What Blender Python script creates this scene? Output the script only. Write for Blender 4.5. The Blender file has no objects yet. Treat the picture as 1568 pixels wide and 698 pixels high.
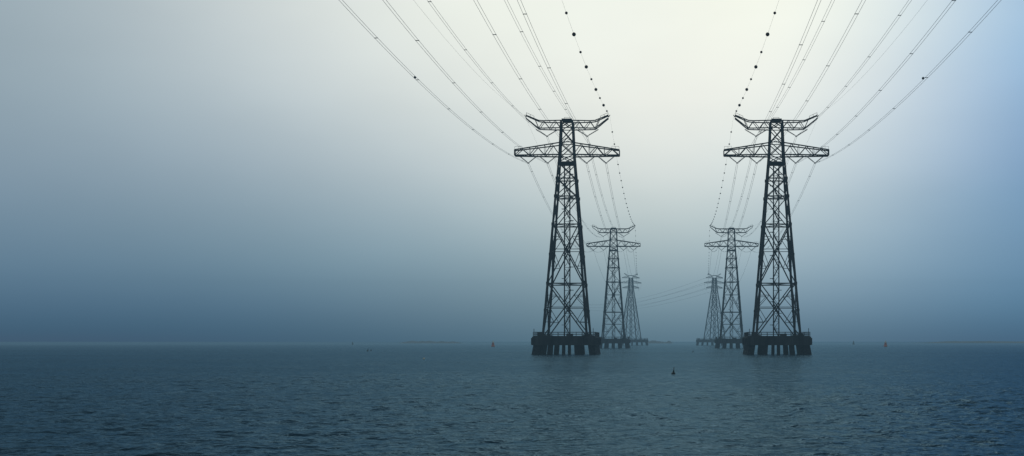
import bpy, math, random
import numpy as np
from mathutils import Vector, Matrix
random.seed(7); np.random.seed(7)
scene=bpy.context.scene
F=1524.0; CH=4.0
VX,HY=1031.0,523.0
SIG=0.00050
FOG=(0.084,0.158,0.214)
BOX=dict(x=2500.0,y=1500.0,z=95.0)

# ------------------------------------------------------------------ helpers
class MB:
    def __init__(s,k=1.0): s.v=[]; s.f=[]; s.k=k
    def beam(s,p,q,w,w2=None,cap=True):
        p=Vector(p);q=Vector(q);d=(q-p)
        if d.length<1e-5:return
        d.normalize()
        if w<.5: w=w*s.k; w2=w2*s.k if w2 else w2
        up=Vector((0,0,1)) if abs(d.z)<0.95 else Vector((0,1,0))
        a=d.cross(up).normalized(); b=a.cross(d).normalized()
        w2=w if w2 is None else w2
        n=len(s.v)
        for c,ww in((p,w),(q,w2)):
            for sx,sy in((-1,-1),(1,-1),(1,1),(-1,1)):
                s.v.append(tuple(c+a*sx*ww*.5+b*sy*ww*.5))
        for i in range(4):
            j=(i+1)%4; s.f.append((n+i,n+j,n+4+j,n+4+i))
        if cap:
            s.f.append((n+3,n+2,n+1,n)); s.f.append((n+4,n+5,n+6,n+7))
    def box(s,c,size,top=1.0,shift=(0,0)):
        n=len(s.v)
        for k,(z,t) in enumerate(((-.5,1.0),(.5,top))):
            for sx,sy in((-.5,-.5),(.5,-.5),(.5,.5),(-.5,.5)):
                s.v.append((c[0]+sx*size[0]*t+(shift[0] if k else 0),c[1]+sy*size[1]*t+(shift[1] if k else 0),c[2]+z*size[2]))
        s.f+= [(n+3,n+2,n+1,n),(n+4,n+5,n+6,n+7)]
        for i in range(4):
            j=(i+1)%4; s.f.append((n+i,n+j,n+4+j,n+4+i))
    def lathe(s,p,q,prof,seg=10):
        p=Vector(p);q=Vector(q);d=q-p;dn=d.normalized()
        up=Vector((0,0,1)) if abs(dn.z)<0.95 else Vector((0,1,0))
        a=dn.cross(up).normalized(); b=a.cross(dn)
        n=len(s.v)
        for t,r in prof:
            for i in range(seg):
                an=2*math.pi*i/seg
                s.v.append(tuple(p+d*t+a*math.cos(an)*r+b*math.sin(an)*r))
        for k in range(len(prof)-1):
            for i in range(seg):
                j=(i+1)%seg
                s.f.append((n+k*seg+i,n+k*seg+j,n+(k+1)*seg+j,n+(k+1)*seg+i))
        s.f.append(tuple(n+i for i in range(seg))[::-1])
        m=n+(len(prof)-1)*seg
        s.f.append(tuple(m+i for i in range(seg)))
    def ball(s,c,r,seg=12,rings=8):
        prof=[]
        for k in range(rings+1):
            th=math.pi*k/rings
            prof.append((0.5-0.5*math.cos(th),max(r*math.sin(th),r*.02)))
        s.lathe((c[0],c[1],c[2]-r),(c[0],c[1],c[2]+r),prof,seg)
    def mesh(s,name,smooth=False):
        me=bpy.data.meshes.new(name); me.from_pydata(s.v,[],s.f); me.update()
        if smooth:
            for p in me.polygons:p.use_smooth=True
        return me
def link(o,parent=None):
    scene.collection.objects.link(o)
    if parent: o.parent=parent
    return o
def obj(name,me,mat=None,parent=None,loc=None):
    o=bpy.data.objects.new(name,me)
    if mat and hasattr(me,'materials') and len(me.materials)==0: me.materials.append(mat)
    link(o,parent)
    if loc:o.location=loc
    return o
def empty(name,loc=(0,0,0)):
    o=bpy.data.objects.new(name,None); o.location=loc; o.empty_display_size=2
    return link(o)

# ------------------------------------------------------------------ materials
def mat_basic(name,c1,c2,scale=1.0,rough=.7,metal=0.0,spec=0.3,streak=False):
    m=bpy.data.materials.new(name); m.use_nodes=True
    nt=m.node_tree; b=nt.nodes['Principled BSDF']
    g=nt.nodes.new('ShaderNodeTexCoord'); mp=nt.nodes.new('ShaderNodeMapping')
    mp.inputs['Scale'].default_value=(1,1,.25) if streak else (1,1,1)
    nt.links.new(g.outputs['Object'],mp.inputs['Vector'])
    n=nt.nodes.new('ShaderNodeTexNoise'); n.inputs['Scale'].default_value=scale; n.inputs['Detail'].default_value=5
    nt.links.new(mp.outputs[0],n.inputs['Vector'])
    r=nt.nodes.new('ShaderNodeValToRGB')
    r.color_ramp.elements[0].position=.35; r.color_ramp.elements[0].color=(*c1,1)
    r.color_ramp.elements[1].position=.65; r.color_ramp.elements[1].color=(*c2,1)
    nt.links.new(n.outputs['Fac'],r.inputs['Fac']); nt.links.new(r.outputs['Color'],b.inputs['Base Color'])
    b.inputs['Roughness'].default_value=rough; b.inputs['Metallic'].default_value=metal
    b.inputs['Specular IOR Level'].default_value=spec
    return m
M_steel=mat_basic('painted_steel',(.022,.021,.021),(.055,.052,.05),.4,.8,0.0,spec=.15)
M_conc=mat_basic('weathered_concrete',(.016,.0165,.017),(.07,.069,.066),.5,.9,0,.1,streak=True)
M_wet=mat_basic('wet_concrete',(.008,.009,.009),(.03,.031,.03),1.2,.8,0,.1)
M_ins=mat_basic('insulator_glaze',(.02,.02,.022),(.04,.04,.04),2,.5)
M_wire=mat_basic('aluminium_conductor',(.16,.18,.19),(.22,.25,.26),.3,.5,.2)
M_ball=mat_basic('marker_ball_paint',(.03,.015,.012),(.06,.03,.025),1,.5)
M_red=mat_basic('buoy_red_paint',(.50,.07,.02),(.65,.14,.04),1.5,.55)
M_yel=mat_basic('buoy_pale_paint',(.55,.5,.35),(.7,.62,.45),1.5,.55)
M_dark=mat_basic('buoy_dark_paint',(.012,.02,.018),(.03,.04,.035),2,.5)
M_land=mat_basic('haze_tinted_scrub',(.03,.06,.07),(.06,.09,.10),.02,.95)  # bluish distance haze mixed into the scrub's base colour

# ------------------------------------------------------------------ tower meshes
def interp_hw(z):
    if z<=62.3: return 6.75-4.5*(z-5.5)/56.8
    return 2.25-.45*(z-62.3)/10.7
def corners(z,h=None):
    h=interp_hw(z) if h is None else h
    return [Vector((-h,-h,z)),Vector((h,-h,z)),Vector((h,h,z)),Vector((-h,h,z))]
def lerp(a,b,t): return a+(b-a)*t
def face_panel(m,A,B,C,D,w,sub=False):
    m.beam(A,D,w); m.beam(B,C,w)
    wb=(B-A).length; wt=(D-C).length; t=wb/(wb+wt)
    X=lerp(A,D,t)
    if sub:
        La=lerp(A,C,t);Lb=lerp(B,D,t)
        m.beam(La,Lb,w*.6)
        for P,L,T in((A,La,C),(B,Lb,D)):
            q=lerp(P,X,.5); m.beam(q,lerp(P,L,.5),w*.5); m.beam(q,L,w*.5)
            r=lerp(T,X,.5); m.beam(r,lerp(T,L,.5),w*.5); m.beam(r,L,w*.5)
        m.box(X,(.8,.1,.8) if abs(A.x-B.x)>.1 else (.1,.8,.8))
def shaft(m,z0,z1,h=.85):
    for sx in(-1,1):
        for sy in(-1,1): m.beam((sx*h,sy*h,z0),(sx*h,sy*h,z1),.22)
    z=z0;k=0
    while z<z1-2.4:
        a=-h if k%2 else h
        m.beam((a,-h,z),(-a,-h,z+2.4),.16); m.beam((-h,-h,z),(h,-h,z),.16)
        m.beam((h,a,z),(h,-a,z+2.4),.12)
        z+=2.4;k+=1
    z=z0;k=0
    while z<z1-4.2:
        a=(-1 if k%2 else 1)
        m.beam((a*.9,h+.5,z),(-a*.9,h+.5,z+3.6),.4)
        m.beam((a*.9,h+.5,z+1),(-a*.9,h+.5,z+4.6),.1)
        m.box((-a*1.3,h+.5,z+3.65),(1.1,.9,.16))
        z+=3.65;k+=1
def suspension_lattice():
    m=MB(.8); lv=[5.5,22,40.4,49.2,54.8,59.9,62.3,66.2,70.7,73.0]
    for i in range(len(lv)-1):
        c0=corners(lv[i]);c1=corners(lv[i+1])
        lw=.68 if i<2 else (.58 if i<4 else .5)
        for k in range(4):
            m.beam(c0[k],c1[k],lw)
            j=(k+1)%4
            face_panel(m,c0[k],c0[j],c1[k],c1[j],.40 if i<2 else .30,sub=i<2)
            m.beam(c1[k],c1[j],.40 if i<5 else .28)
        if i in(0,1,2):
            m.beam(c1[0],c1[2],.16); m.beam(c1[1],c1[3],.16)
    c=corners(6.1,6.7)
    for k in range(4): m.box((c[k].x,c[k].y,5.85),(1.5,1.5,.7),.7)
    for z in lv[1:5]:
        for q in corners(z): m.box(q,(.95,.25,.95))
    for q in corners(13.7)+corners(31): m.box(q,(.9,.25,.85))
    shaft(m,5.6,60)
    m.box((0,0,59.6),(5.4,5.4,.18))
    n=6
    for s in(-1,1):
        for sy in(-1,1):
            bot=[];top=[]
            for i in range(n+1):
                t=i/n; x=2.2+(16.4-2.2)*t; y=lerp(2.2,.9,t)*sy
                bot.append(Vector((s*x,y,62.3))); top.append(Vector((s*x,y,66.0+(64.0-66.0)*t)))
            m.beam(bot[0],bot[-1],.45); m.beam(top[0],top[-1],.40)
            for i in range(n):
                if i%2==0: m.beam(bot[i],top[i+1],.25)
                else: m.beam(top[i],bot[i+1],.25)
                if i%2==1 : m.beam(bot[i+1],top[i+1],.15)
            m.beam(bot[-1],top[-1],.3)
            if sy==1: bb,tt=bot,top
            else: b1,t1=bot,top
        for i in range(n+1):
            m.beam(b1[i],bb[i],.15); m.beam(t1[i],tt[i],.15)
            if i<n: m.beam(b1[i],bb[i+1],.12)
        for x in(16.3,15.2,14): m.beam((s*x,-.9,64.1),(s*x,-.9,65),.08)
        m.beam((s*16.3,-.9,65),(s*14,-.9,65.1),.08)
    for sy in(-1,1):
        m.beam((-2.2,sy*2.0,66.1),(0,sy*2.0,67.4),.2); m.beam((2.2,sy*2.0,66.1),(0,sy*2.0,67.4),.2)
    for s in(-1,1):
        for sy in(-1,1):
            xs=[1.8,3.6,5.4,7.2,8.8,10.1,11.5,12.9]
            bz=[70.7,70.7,70.7,70.7,70.75,71.75,72.9,74.0]
            tz=[73.0,73.0,73.0,73.0,73.15,73.7,74.3,74.9]
            bot=[Vector((s*x,sy*lerp(1.8,.6,(x-1.8)/11.1),z)) for x,z in zip(xs,bz)]
            top=[Vector((s*x,sy*lerp(1.8,.6,(x-1.8)/11.1),z)) for x,z in zip(xs,tz)]
            for i in range(7):
                m.beam(bot[i],bot[i+1],.36); m.beam(top[i],top[i+1],.36)
                if i<5:
                    if i%2==0: m.beam(bot[i],top[i+1],.22)
                    else: m.beam(top[i],bot[i+1],.22)
            if sy==1: bb,tt=bot,top
            else: b1,t1=bot,top
        for i in range(8):
            m.beam(b1[i],bb[i],.15); m.beam(t1[i],tt[i],.15)
        m.beam((s*12.9,0,74.4),(s*13.5,0,75.1),.35,.15)
        for x in(12.8,11.6,10.4): m.beam((s*x,0,73.9),(s*x,0,75.8-(12.8-x)*.45),.13)
        m.beam((s*12.8,0,75.8),(s*10.4,0,74.7),.1)
    m.box((0,0,73.35),(3.2,3.2,.5)); m.beam((-.9,0,73.5),(-.9,0,74.3),.12); m.beam((.9,0,73.5),(.9,0,74.3),.12); m.beam((-.9,0,74.3),(.9,0,74.3),.1)
    return m.mesh('suspension_lattice')
def insul_prof(n):
    pr=[(0,.05)]
    for k in range(n):
        t0=.06+.88*k/n; dt=.88/n
        pr+=[(t0,.08),(t0+dt*.35,.2),(t0+dt*.6,.2),(t0+dt*.8,.08)]
    pr.append((1,.05)); return pr
VLOW=[-12.2,-6.1,6.1,12.2]
VUP=[-6.3,6.3]
ZL,ZU,ZG=59.9,68.3,74.9
def insulators():
    m=MB()
    for x in VLOW:
        for d in(-2.75,2.75):
            m.lathe((x+d,0,62.2),(x+math.copysign(.2,d),0,ZL+.25),insul_prof(11),8)
        m.box((x,0,ZL+.15),(.7,.12,.3)); m.beam((x,-.8,ZL),(x,.8,ZL),.12)
    for x in VUP:
        for d in(-3.6,3.6):
            m.lathe((x+d,0,70.6),(x+math.copysign(.2,d),0,ZU+.25),insul_prof(13),8)
        m.box((x,0,ZU+.15),(.7,.12,.3)); m.beam((x,-.8,ZU),(x,.8,ZU),.12)
    return m.mesh('insulators')
def platform(hw,top,thick,name):
    m=MB()
    m.box((0,0,top-thick/2),(2*hw,2*hw,thick),.995)
    m.box((0,0,top+.12),(2*hw-.6,2*hw-.6,.24))
    for sx in(-1,1):
        for sy in(-1,1): m.box((sx*6.7,sy*6.7,top+.3),(2.6,2.6,.5),.8)
    k=int(hw*2/2.5)
    for i in range(k+1):
        p=-hw+.5+(2*hw-1)*i/k
        for s in(-1,1):
            m.box((p,s*(hw+.15),top-thick*.55),(.35,.3,thick*.8)); m.box((s*(hw+.15),p,top-thick*.55),(.3,.35,thick*.8))
    m.box((-hw+2.2,-hw+2,top+.85),(1.6,1.2,1.2)); m.box((hw-3,-hw+2.2,top+.7),(1.1,1.0,.9)); m.box((1.5,-hw+3,top+.6),(2.0,1.0,.7))
    deck=m.mesh(name+'_deck')
    m=MB(); n=5 if hw<12 else 6
    zt=top-thick
    fr=[-1,-.50,-.02,.46,1] if n==5 else [-1,-.6,-.2,.2,.6,1]
    pos=[(hw-1.4)*q for q in fr]
    for i,x in enumerate(pos):
        for j,y in enumerate(pos):
            if 0<i<n-1 and 0<j<n-1: continue
            wx=2.2 if i in(0,n-1) else (1.6 if i%2 else .9)
            bx=x*1.10; by=y*1.05
            m.box((bx,by,(zt-2)/2),(wx*1.0,2.0,zt+2-.004),.93,(x-bx,y-by))
    piles=m.mesh(name+'_piles')
    m=MB(); k=int(hw*2/1.9)
    c=hw-.35
    for i in range(k+1):
        p=-c+2*c*i/k
        for s in(-1,1):
            m.beam((p,s*c,top+.2),(p,s*c,top+1.45),.13); m.beam((s*c,p,top+.2),(s*c,p,top+1.45),.13)
    for z in(.8,1.42):
        for s in(-1,1):
            m.beam((-c,s*c,top+z),(c,s*c,top+z),.11); m.beam((s*c,-c,top+z),(s*c,c,top+z),.11)
    m.beam((-hw+.6,-c,top),(-hw+.6,-c,top+2.4),.16); m.beam((hw-.8,-c,top),(hw-.8,-c,top+2.6),.16)
    rail=m.mesh(name+'_rail')
    return deck,piles,rail

ME_lat=suspension_lattice(); ME_ins=insulators(); P10=platform(9.7,5.5,2.6,'platform')
def tower(X,Y,rot=0):
    e=empty('transmission_tower',(X,Y,0)); e.rotation_euler=(0,0,rot)
    obj('lattice_frame',ME_lat,M_steel,e); obj('insulator_strings',ME_ins,M_ins,e)
    obj('platform_deck',P10[0],M_conc,e); obj('platform_piles',P10[1],M_wet,e); obj('deck_railing',P10[2],M_steel,e)
    return e
def px(x,Y): return (x-VX)*Y/F
def pz(y,Y): return CH+(HY-y)*Y/F
Y1,Y2,Y3=312.0,609.0,1087.0
T1L=(px(868.5,Y1),Y1);T1R=(px(1188.5,Y1),Y1)
T2L=(px(939.5,Y2),Y2);T2R=(px(1120,Y2),Y2)
T3L=(px(966,Y3),Y3);T3R=(px(1094,Y3),Y3)
for p in(T1L,T1R,T2L,T2R): tower(*p)

# ---- angle towers
ARMS3=[(62.5,9.5,2.3),(68.0,12.0,2.0),(73.5,9.8,1.6)]
def angle_lattice():
    m=MB(.8); lv=[6,20,33,44,52,58,62.5,65,68,70.5,73.5]
    def hw(z): return 9.0-6.7*(z-6)/56.5 if z<62.5 else 2.3-.6*(z-62.5)/11
    for i in range(len(lv)-1):
        c0=corners(lv[i],hw(lv[i]));c1=corners(lv[i+1],hw(lv[i+1]))
        for k in range(4):
            j=(k+1)%4
            m.beam(c0[k],c1[k],.8 if i<4 else .6)
            face_panel(m,c0[k],c0[j],c1[k],c1[j],.42 if i<3 else .32)
            m.beam(c1[k],c1[j],.35)
    for z,L,w in ARMS3:
        for s in(-1,1):
            for sy in(-1,1):
                a=Vector((s*w,sy*w,z)); b=Vector((s*L,sy*.4,z)); c=Vector((s*w,sy*w,z+2.6)); d=Vector((s*L,sy*.4,z+.5))
                m.beam(a,b,.4); m.beam(c,d,.36)
                for i in range(5):
                    t0,t1=i/5,(i+1)/5
                    m.beam(lerp(a,b,t0),lerp(c,d,t1) ,.25) if i%2==0 else m.beam(lerp(c,d,t0),lerp(a,b,t1),.25)
    for s in(-1,1):
        m.beam((s*1.7,0,75.5),(s*7.5,0,78.5),.45); m.beam((s*1.7,0,73.5),(s*7.5,0,78.2),.4)
    m.box((0,0,76.2),(3,3,.5))
    shaft(m,6,62,1.1)
    return m.mesh('angle_lattice')
ME_ang=angle_lattice(); P15=platform(14.5,6.2,3.0,'wide_platform')
R3=0.35
def tower3(X,Y,dx):
    e=empty('transmission_tower',(X,Y,0))
    o=obj('lattice_frame',ME_ang,M_steel,e); o.rotation_euler=(0,0,R3)
    for nm,me,mt in zip(('platform_deck','platform_piles','deck_railing'),P15,(M_conc,M_wet,M_steel)):
        obj(nm,me,mt,e,(dx,0,0))
tower3(*T3L,4.0); tower3(*T3R,-5.0)

# ------------------------------------------------------------------ power lines
def cat(p,q,sag,n=64):
    p=Vector(p);q=Vector(q);out=[]
    for i in range(n+1):
        t=i/n; c=lerp(p,q,t); c.z-=4*sag*t*(1-t); out.append(c)
    return out
def wires(name,lines,rad,parent,mat=M_wire):
    cu=bpy.data.curves.new(name,'CURVE'); cu.dimensions='3D'; cu.bevel_depth=rad; cu.bevel_resolution=1
    for pts in lines:
        s=cu.splines.new('POLY'); s.points.add(len(pts)-1)
        for i,c in enumerate(pts): s.points[i].co=(c.x,c.y,c.z,1)
    cu.materials.append(mat)
    return obj(name,cu,None,parent)
def arc_pts(line,step,off=0.0):
    res=[];acc=off
    for a,b in zip(line[:-1],line[1:]):
        L=(b-a).length
        while acc<L:
            res.append((lerp(a,b,acc/L),(b-a).normalized())); acc+=step
        acc-=L
    return res
def arm3(T,idx,s):
    z,L,w=ARMS3[idx]
    return Vector((T[0]+s*L*math.cos(R3),T[1]+s*L*math.sin(R3),z))
for side,(T1,T2,T3) in enumerate(((T1L,T2L,T3L),(T1R,T2R,T3R))):
    e=empty('power_line')
    T0=(T1[0],10.0)
    cond=[(x,ZL) for x in VLOW]+[(x,ZU) for x in VUP]
    spacer=MB(); near=[];mid=[]
    for k,(x,z) in enumerate(cond):
        sag=9.6 if z==ZL else 9.0
        sag+=random.uniform(-.35,.35)
        if side==1: sag-=.1
        dx=.24
        base=cat((T1[0]+x,T1[1],z),(T0[0]+x,T0[1],z),sag)
        for o in(-dx,dx): near.append([c+Vector((o,0,0)) for c in base])
        for c,d in arc_pts(base,random.uniform(24,28),random.uniform(6,16)):
            spacer.beam(c+Vector((-dx-.06,0,0)),c+Vector((dx+.06,0,0)),.09)
        base=cat((T1[0]+x,T1[1],z),(T2[0]+x,T2[1],z),sag+.5)
        for o in(-dx,dx): mid.append([c+Vector((o,0,0)) for c in base])
        for c,d in arc_pts(base,32,random.uniform(8,18)):
            spacer.beam(c+Vector((-dx-.06,0,0)),c+Vector((dx+.06,0,0)),.12)
    wires('conductors_near',near,.027,e); wires('conductors_middle',mid,.038,e)
    outer=near[0] if side==0 else near[6]
    q=outer[int(len(outer)*.46)]; spacer.ball(q+Vector((.24 if side==0 else -.24,0,0)),.24)
    obj('bundle_spacers',spacer.mesh('spacers'),M_wire,e)
    gw=[];balls=MB()
    for s in(-1,1):
        x=s*13.3
        a=cat((T1[0]+x,T1[1],ZG),(T0[0]+x,T0[1],ZG),9.8); b=cat((T1[0]+x,T1[1],ZG),(T2[0]+x,T2[1],ZG),7.5)
        c=cat((T2[0]+x,T2[1],ZG),(T3[0]+s*7.2,T3[1],78),11)
        gw+=[a,b,c]
        inner=(s==1 and side==0) or (s==-1 and side==1)
        if inner:
            for line,off,st in((a,13,14.2),(b,17,14.2),(c,16,18)):
                for i,(q,d) in enumerate(arc_pts(line,st,off)):
                    if line is b or line is c: r=.27
                    else: r=.40 if i%2 else .27
                    balls.ball(q,r)
    wires('ground_wires',gw,.016,e)
    obj('aircraft_marker_balls',balls.mesh('marker_balls',True),M_ball,e)
    far=[]
    mp=[(0,1,-1,-12.2,ZL),(0,0,-1,-6.1,ZL),(0,2,-1,-6.3,ZU),(0,0,1,6.1,ZL),(0,1,1,12.2,ZL),(0,2,1,6.3,ZU)]
    for _,ai,s,x,z in mp:
        far.append(cat((T2[0]+x,T2[1],z),arm3(T3,ai,s),15))
    wires('conductors_far',far,.05,e)
    if side==1:
        turn=[]
        for ai in range(3):
            for s in(-1,1):
                a=arm3(T3,ai,s)
                turn.append(cat(a,(-262+s*10,2350,a.z+28),19))
        wires('conductors_turning',turn,.08,e)

# ------------------------------------------------------------------ buoys etc
def channel_buoy(X,Y,h,mats=(M_red,M_yel)):
    e=empty('channel_buoy',(X,Y,0))
    m=MB(); k=h/5.5
    m.lathe((0,0,-.4*k),(0,0,1.5*k),[(0,1.3*k),(.15,1.6*k),(.7,1.6*k),(.85,1.4*k),(1,.9*k)],16)
    for i in range(4):
        an=math.pi/4+i*math.pi/2
        m.beam((1.3*k*math.cos(an),1.3*k*math.sin(an),1.3*k),(.8*k*math.cos(an),.8*k*math.sin(an),4.1*k),.24*k)
    m.lathe((0,0,1.4*k),(0,0,3.4*k),[(0,1.15*k),(1,.85*k)],12)
    obj('float_and_cage',m.mesh('float'),mats[0],e)
    m=MB(); m.lathe((0,0,3.4*k),(0,0,4.4*k),[(0,.98*k),(.6,.95*k),(1,.45*k)],12)
    m.lathe((0,0,4.4*k),(0,0,5.5*k),[(0,.3*k),(.7,.4*k),(1,.1*k)],10)
    obj('lantern_top',m.mesh('lantern'),mats[1],e)
channel_buoy(px(755,780),780,4.9); channel_buoy(px(1356,780),780,4.9)
channel_buoy(px(1307,1400),1400,5.5,(M_dark,M_dark))
channel_buoy(px(540,1300),1300,4.0,(M_dark,M_dark))
def spar(X,Y,k):
    e=empty('spar_buoy',(X,Y,0)); e.rotation_euler=(0,.1,0)
    m=MB()
    m.lathe((0,0,-.2*k),(0,0,.28*k),[(0,.16*k),(.3,.25*k),(.75,.25*k),(1,.1*k)],14)
    m.lathe((0,0,.25*k),(0,0,.62*k),[(0,.13*k),(.7,.085*k),(1,.04*k)],10)
    m.beam((0,0,.6*k),(0,0,.78*k),.04*k)
    m.lathe((0,0,.74*k),(0,0,.92*k),[(0,.085*k),(1,.01*k)],10)
    obj('spar_body',m.mesh('spar'),M_dark,e)
spar(px(1031,122),122,.95)
spar(px(563,415),415,1.5); spar(px(568,425),425,1.2); spar(px(1061,380),380,1.0)
e=empty('mooring_float',(px(649,225),225,0)); m=MB(); m.ball((0,0,.08),.26); m.beam((-.12,0,.2),(.12,0,.42),.08); obj('float_body',m.mesh('float_ball',True),M_yel,e)

# ------------------------------------------------------------------ distant land
def land(name,X0,X1,Y,h,seed):
    rs=np.random.RandomState(seed); n=120; m=MB(); rows=4
    pr=np.zeros(n+1)
    for o in(3,8,17,31,60):
        pr+=np.interp(np.linspace(0,o,n+1),range(o+1),rs.rand(o+1))/(o**.3)
    pr=(pr-pr.min())/(pr.max()-pr.min())
    env=np.clip(np.minimum(np.linspace(0,6,n+1),np.linspace(6,0,n+1)),0,1)
    for r in range(rows+1):
        v=r/rows; zz=math.sin(v*math.pi)
        for i in range(n+1):
            m.v.append((X0+(X1-X0)*i/n,Y+v*160,-.5+h*env[i]*(.35+.65*pr[i])*zz+.5*env[i]))
    for r in range(rows):
        for i in range(n):
            a=r*(n+1)+i; m.f.append((a,a+1,a+n+2,a+n+1))
    obj(name,m.mesh(name),M_land)
land('distant_island',px(603,2300),px(694,2300),2300,9,3)
land('distant_island',px(985,2300),px(1032,2300),2300,7.5,5)
land('distant_coastline',px(1395,2600),px(1800,2600),2600,7,9)

# ------------------------------------------------------------------ water (one displaced sheet)
rows=[-3000,-1000,-300,-80,-20,0,8,14]
y=18.0
while y<30: rows.append(y); y+=.4
while y<420: rows.append(y); y+=max(.09,y*.0031)
while y<40000: rows.append(y); y*=1.06
rows.append(45000.)
u=list(-np.geomspace(30,.8,26)[:-1])+list(np.linspace(-.8,.5,900))+list(np.geomspace(.5,30,28)[1:])
Yr=np.array(rows);U=np.array(u)
YY,UU=np.meshgrid(Yr,U,indexing='ij'); XX=UU*np.maximum(YY,30.)
dY=np.gradient(Yr)[:,None]*np.ones_like(XX); dX=np.abs(np.gradient(XX,axis=1))
ZZ=np.zeros_like(XX)
rs=np.random.RandomState(5)
pat=np.zeros_like(XX)
for i in range(10):
    lam=rs.uniform(25,140); th=rs.uniform(-1.2,1.2); k=2*math.pi/lam
    pat+=np.sin(k*(XX*math.sin(th)*.6+YY*math.cos(th))+rs.rand()*6.28)
pat=np.clip(1+.11*pat,.6,1.45)
def add_wave(lam,th,slope,mask=1.0):
    global ZZ
    k=2*math.pi/lam
    lx=lam/max(abs(math.sin(th)),.05); ly=lam/max(abs(math.cos(th)),.05)
    fil=np.clip(ly/(2.0*dY)-1,0,1)*np.clip(lx/(2.0*dX)-1,0,1)
    ZZ=ZZ+mask*fil*slope/k*np.sin(k*(XX*math.sin(th)+YY*math.cos(th))+rs.rand()*6.28)
for i in range(100):
    lam=math.exp(rs.uniform(math.log(.35),math.log(2.6))); th=rs.normal(0.1,.42)
    add_wave(lam,th,.030 if lam<1.3 else .018)
for i in range(8):
    add_wave(rs.uniform(2.4,5.5),rs.normal(-.20,.08),.018,np.clip(.6-1.2*(UU+.25),.25,1.2))
ZZ*=pat
nr,nc=XX.shape
co=np.stack([XX,YY,ZZ],-1).reshape(-1,3).astype(np.float32)
idx=np.arange(nr*nc).reshape(nr,nc)
q=np.stack([idx[:-1,:-1],idx[:-1,1:],idx[1:,1:],idx[1:,:-1]],-1).reshape(-1,4)
me=bpy.data.meshes.new('sea_water'); me.vertices.add(len(co)); me.vertices.foreach_set('co',co.ravel())
me.loops.add(q.size); me.loops.foreach_set('vertex_index',q.ravel().astype(np.int32))
me.polygons.add(len(q)); me.polygons.foreach_set('loop_start',np.arange(0,q.size,4,dtype=np.int32)); me.polygons.foreach_set('loop_total',np.full(len(q),4,dtype=np.int32))
me.update(calc_edges=True); me.polygons.foreach_set('use_smooth',np.ones(len(q),dtype=bool)); me.update()
mw=bpy.data.materials.new('sea_water'); mw.use_nodes=True; nt=mw.node_tree; nt.nodes.clear(); N=nt.nodes.new; L=nt.links.new
geo=N('ShaderNodeNewGeometry')
def noise(scale,sx,sy,detail=3,rot=0,rough=.55,dist=0):
    mp=N('ShaderNodeMapping'); mp.inputs['Scale'].default_value=(sx,sy,1); mp.inputs['Rotation'].default_value=(0,0,rot)
    L(geo.outputs['Position'],mp.inputs['Vector'])
    n=N('ShaderNodeTexNoise'); n.inputs['Scale'].default_value=scale; n.inputs['Detail'].default_value=detail
    n.inputs['Roughness'].default_value=rough; n.inputs['Distortion'].default_value=dist
    L(mp.outputs[0],n.inputs['Vector']); return n.outputs['Fac']
def math_(op,a,c,cl=False):
    q=N('ShaderNodeMath'); q.operation=op; q.use_clamp=cl
    for i,v in enumerate((a,c)):
        if isinstance(v,(int,float)): q.inputs[i].default_value=v
        else: L(v,q.inputs[i])
    return q.outputs[0]
r1=noise(1.1,.8,1.5,3,.12,.6,.3)
r2=noise(.16,.5,1.3,2,-.1)
patch=noise(.008,.4,2.0,4,.05,.6)
h=math_('ADD',math_('MULTIPLY',r1,.24),math_('MULTIPLY',r2,.6))
bp=N('ShaderNodeBump'); bp.inputs['Strength'].default_value=1; bp.inputs['Distance'].default_value=1.0
L(h,bp.inputs['Height'])
cr=N('ShaderNodeValToRGB'); cr.color_ramp.elements[0].position=.34; cr.color_ramp.elements[0].color=(.007,.021,.030,1)
cr.color_ramp.elements[1].position=.66; cr.color_ramp.elements[1].color=(.014,.044,.070,1)
L(patch,cr.inputs['Fac'])
df=N('ShaderNodeBsdfDiffuse'); L(cr.outputs['Color'],df.inputs['Color']); L(bp.outputs[0],df.inputs['Normal'])
gl=N('ShaderNodeBsdfGlossy'); gl.inputs['Color'].default_value=(.255,.445,.59,1); gl.inputs['Roughness'].default_value=.13; L(bp.outputs[0],gl.inputs['Normal'])
fr=N('ShaderNodeFresnel'); fr.inputs['IOR'].default_value=1.33; L(bp.outputs[0],fr.inputs['Normal'])
mx=N('ShaderNodeMixShader'); L(math_('MINIMUM',math_('MULTIPLY',fr.outputs[0],.9),.45),mx.inputs[0]); L(df.outputs[0],mx.inputs[1]); L(gl.outputs[0],mx.inputs[2])
wo=N('ShaderNodeOutputMaterial'); L(mx.outputs[0],wo.inputs['Surface'])
obj('sea_water',me,mw)

# ------------------------------------------------------------------ fog bank (absorbing volume, its added glow stands in for scattered daylight)
m=MB(); m.box((0,(BOX['y']-400)/2,(BOX['z']-2)/2),(2*BOX['x'],BOX['y']+400,BOX['z']+2))
mf=bpy.data.materials.new('fog_air_glow'); mf.use_nodes=True; nt2=mf.node_tree; nt2.nodes.clear()
out=nt2.nodes.new('ShaderNodeOutputMaterial'); ab=nt2.nodes.new('ShaderNodeVolumeAbsorption'); em=nt2.nodes.new('ShaderNodeEmission'); ad=nt2.nodes.new('ShaderNodeAddShader')
ab.inputs['Color'].default_value=(0,0,0,1); ab.inputs['Density'].default_value=SIG
em.inputs['Color'].default_value=(*FOG,1); em.inputs['Strength'].default_value=SIG
nt2.links.new(ab.outputs[0],ad.inputs[0]); nt2.links.new(em.outputs[0],ad.inputs[1]); nt2.links.new(ad.outputs[0],out.inputs['Volume'])
obj('fog_bank',m.mesh('fog_bank'),mf)

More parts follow.
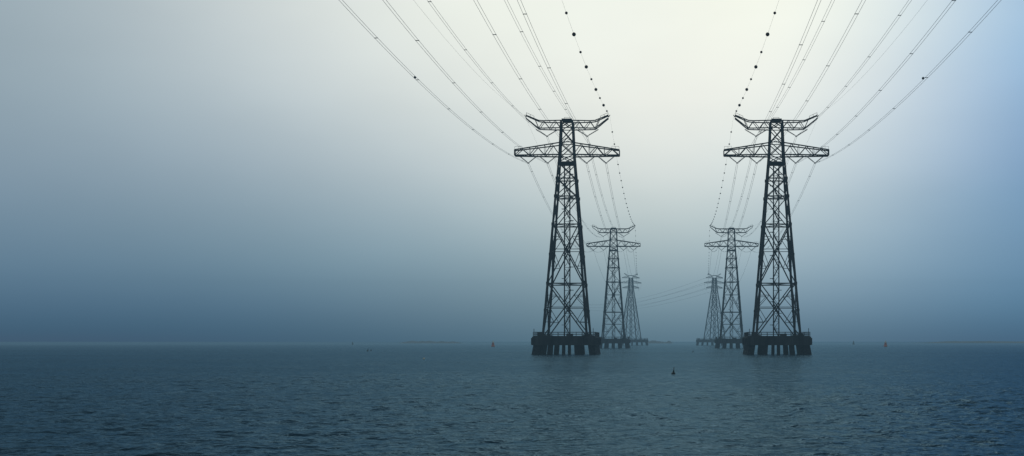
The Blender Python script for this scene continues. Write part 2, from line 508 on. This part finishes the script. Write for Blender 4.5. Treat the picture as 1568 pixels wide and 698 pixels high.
# ------------------------------------------------------------------ world sky
w=bpy.data.worlds.new('World'); scene.world=w; w.use_nodes=True
nt=w.node_tree; N=nt.nodes.new; L=nt.links.new; nt.nodes.clear()
wo=N('ShaderNodeOutputWorld'); bg=N('ShaderNodeBackground'); L(bg.outputs[0],wo.inputs['Surface'])
tc=N('ShaderNodeTexCoord'); sep=N('ShaderNodeSeparateXYZ'); L(tc.outputs['Generated'],sep.inputs[0])
az=math_('ARCTAN2',sep.outputs[0],sep.outputs[1])
q=N('ShaderNodeMath'); q.operation='ARCSINE'; L(sep.outputs[2],q.inputs[0]); el=q.outputs[0]
fac=math_('POWER',math_('MULTIPLY',math_('MAXIMUM',el,0.0),1/1.5708),.5)
def s2l(c): 
    c=np.array(c,float)/255; return np.where(c<=.04045,c/12.92,((c+.055)/1.055)**2.4)
cols={
 0:[(0,(156,173,182)),(120,(148,167,178)),(250,(130,152,168)),(400,(97,127,149)),(470,(75,106,130)),(521,(58,89,112))],
 400:[(0,(206,215,215)),(120,(190,202,206)),(250,(157,175,186)),(400,(111,140,158)),(470,(84,115,137)),(521,(64,95,117))],
 700:[(0,(234,239,230)),(120,(226,232,227)),(250,(194,206,209)),(400,(133,159,172)),(470,(103,131,148)),(521,(77,107,126))],
 1030:[(0,(240,244,233)),(150,(237,240,232)),(250,(218,225,222)),(350,(181,197,200)),(450,(126,152,165)),(521,(90,119,136))],
 1300:[(0,(233,240,233)),(120,(222,231,231)),(250,(193,209,217)),(400,(141,168,185)),(470,(109,139,160)),(521,(82,112,133))],
 1568:[(0,(168,197,221)),(100,(150,186,216)),(250,(126,162,194)),(400,(107,144,173)),(470,(87,125,153)),(521,(68,101,127))],
}
els=[0,.004,.01,.018,.027,.038,.05,.062,.072,.085,.1,.12,.14,.165,.19,.215,.24,.27,.30,.335,.37,.42,.5,.62,.8,1.05,1.5]
def comp(lin,azi,e):
    e=max(e,1e-4)
    Ls=min((BOX['z']-CH)/math.sin(e), BOX['y']/max(math.cos(e)*math.cos(azi),.05), BOX['x']/max(abs(math.cos(e)*math.sin(azi)),.05))
    T=math.exp(-SIG*Ls); return (lin-(1-T)*np.array(FOG))/T
zen=np.array((.33,.40,.46))
TG=[]; AZ=[]; KK=[]
for x,lst in cols.items():
    a=math.atan((x-VX)/F); ys=[p[0] for p in lst]; cs=np.array([p[1] for p in lst],float)
    fine=np.linspace(-200,523,724); arr=np.stack([np.interp(fine,ys,cs[:,k]) for k in range(3)],1)
    ker=np.exp(-(np.arange(-60,61)/24.)**2); ker/=ker.sum()
    pad=np.pad(arr,((60,60),(0,0)),mode='reflect',reflect_type='odd')
    arr=np.stack([np.convolve(pad[:,k],ker,'valid') for k in range(3)],1)
    st=[];last=None
    for e in els:
        yy=HY-F*math.tan(min(e,1.4))/math.cos(a)
        if yy>-150:
            last=s2l([np.interp(yy,fine,arr[:,k]) for k in range(3)]); le=e; st.append(comp(last,a,e))
        else:
            t=min(1,(e-le)/(.95-le)); t=t*t*(3-2*t); st.append(comp(last*(1-t)+zen*t,a,e))
    TG.append(st); AZ.append(a); KK.append(70. if x not in(0,1568) else 50.)
TG=np.array(TG)
ef=np.clip(np.array(els)/1.4,0,1)[:,None]
sc_=lambda c,s:c*(s+(1-s)*ef)
rearc=np.array((.06,.09,.12))[None,:]*(1-ef)+zen[None,:]*ef
ext=[(-.80,30.,sc_(TG[0],.92)),(.55,30.,sc_(TG[5],.92)),(-1.3,8.,sc_(TG[0],.7)),(1.0,10.,sc_(TG[5],.7)),(1.9,4.,rearc),(math.pi,4.,rearc),(-2.1,4.,rearc)]
allA=AZ+[t[0] for t in ext]; allK=KK+[t[1] for t in ext]
W=np.array([[math.exp(k*(math.cos(a-b)-1)) for b,k in zip(allA,allK)] for a in AZ]); W/=W.sum(1,keepdims=True)
E=np.array([t[2] for t in ext])
rhs=TG-np.einsum('ij,jek->iek',W[:,6:],E)
C=np.linalg.solve(W[:,:6],rhs.reshape(6,-1)).reshape(TG.shape)
C=np.clip(C,.002,1.9)
allC=[C[i] for i in range(6)]+[t[2] for t in ext]
acc=None;ws=None
for a,k,st in zip(allA,allK,allC):
    r=N('ShaderNodeValToRGB'); r.color_ramp.interpolation='LINEAR'
    el_=r.color_ramp.elements
    while len(el_)<len(els): el_.new(.5)
    for i,e in enumerate(els): el_[i].position=min(1,(e/1.5708)**.5)
    for i in range(len(els)): el_[i].color=(*(np.clip(st[i],0,2)*.5),1)
    L(fac,r.inputs['Fac'])
    c=N('ShaderNodeMath'); c.operation='COSINE'; L(math_('SUBTRACT',az,a),c.inputs[0])
    wgt=math_('POWER',math.e,math_('MULTIPLY',math_('SUBTRACT',c.outputs[0],1.0),k))
    sc=N('ShaderNodeVectorMath'); sc.operation='SCALE'; L(r.outputs['Color'],sc.inputs[0]); L(wgt,sc.inputs['Scale'])
    if acc is None: acc,ws=sc.outputs[0],wgt
    else:
        ad=N('ShaderNodeVectorMath'); ad.operation='ADD'; L(acc,ad.inputs[0]); L(sc.outputs[0],ad.inputs[1]); acc=ad.outputs[0]
        ws=math_('ADD',ws,wgt)
sc=N('ShaderNodeVectorMath'); sc.operation='SCALE'; L(acc,sc.inputs[0])
nz=N('ShaderNodeTexNoise'); nz.inputs['Scale'].default_value=5; nz.inputs['Detail'].default_value=3
mp=N('ShaderNodeMapping'); mp.inputs['Scale'].default_value=(1,1,2.2); L(tc.outputs['Generated'],mp.inputs['Vector']); L(mp.outputs[0],nz.inputs['Vector'])
var=math_('ADD',math_('MULTIPLY',nz.outputs['Fac'],.16),.92)
L(math_('MULTIPLY',math_('DIVIDE',2.0*.97,ws),var),sc.inputs['Scale'])
sky=N('ShaderNodeTexSky'); sky.sky_type='NISHITA'; sky.sun_disc=False; sky.sun_elevation=math.radians(48); sky.sun_rotation=0; sky.dust_density=5
s2=N('ShaderNodeVectorMath'); s2.operation='SCALE'; L(sky.outputs[0],s2.inputs[0]); s2.inputs['Scale'].default_value=.003
ad=N('ShaderNodeVectorMath'); ad.operation='ADD'; L(sc.outputs[0],ad.inputs[0]); L(s2.outputs[0],ad.inputs[1])
L(ad.outputs[0],bg.inputs['Color']); bg.inputs['Strength'].default_value=1.0

# sun behind the mist
sl=bpy.data.lights.new('sun','SUN'); sl.energy=.5; sl.angle=math.radians(25); sl.color=(1,.96,.88)
so=bpy.data.objects.new('sun',sl); so.rotation_euler=(-math.radians(90-48),0,0); so.location=(0,400,400); link(so)

# ------------------------------------------------------------------ camera
cd=bpy.data.cameras.new('camera'); cam=bpy.data.objects.new('camera',cd); link(cam)
cam.location=(0,0,CH); cam.rotation_euler=(math.radians(90),0,0)
cd.sensor_fit='HORIZONTAL'; cd.sensor_width=36; cd.lens=36*F/1568
cd.shift_x=-(VX-784)/1568; cd.shift_y=(HY-349)/1568
cd.clip_start=.5; cd.clip_end=90000
scene.camera=cam
scene.view_settings.view_transform='Standard'; scene.view_settings.look='None'; scene.view_settings.exposure=0
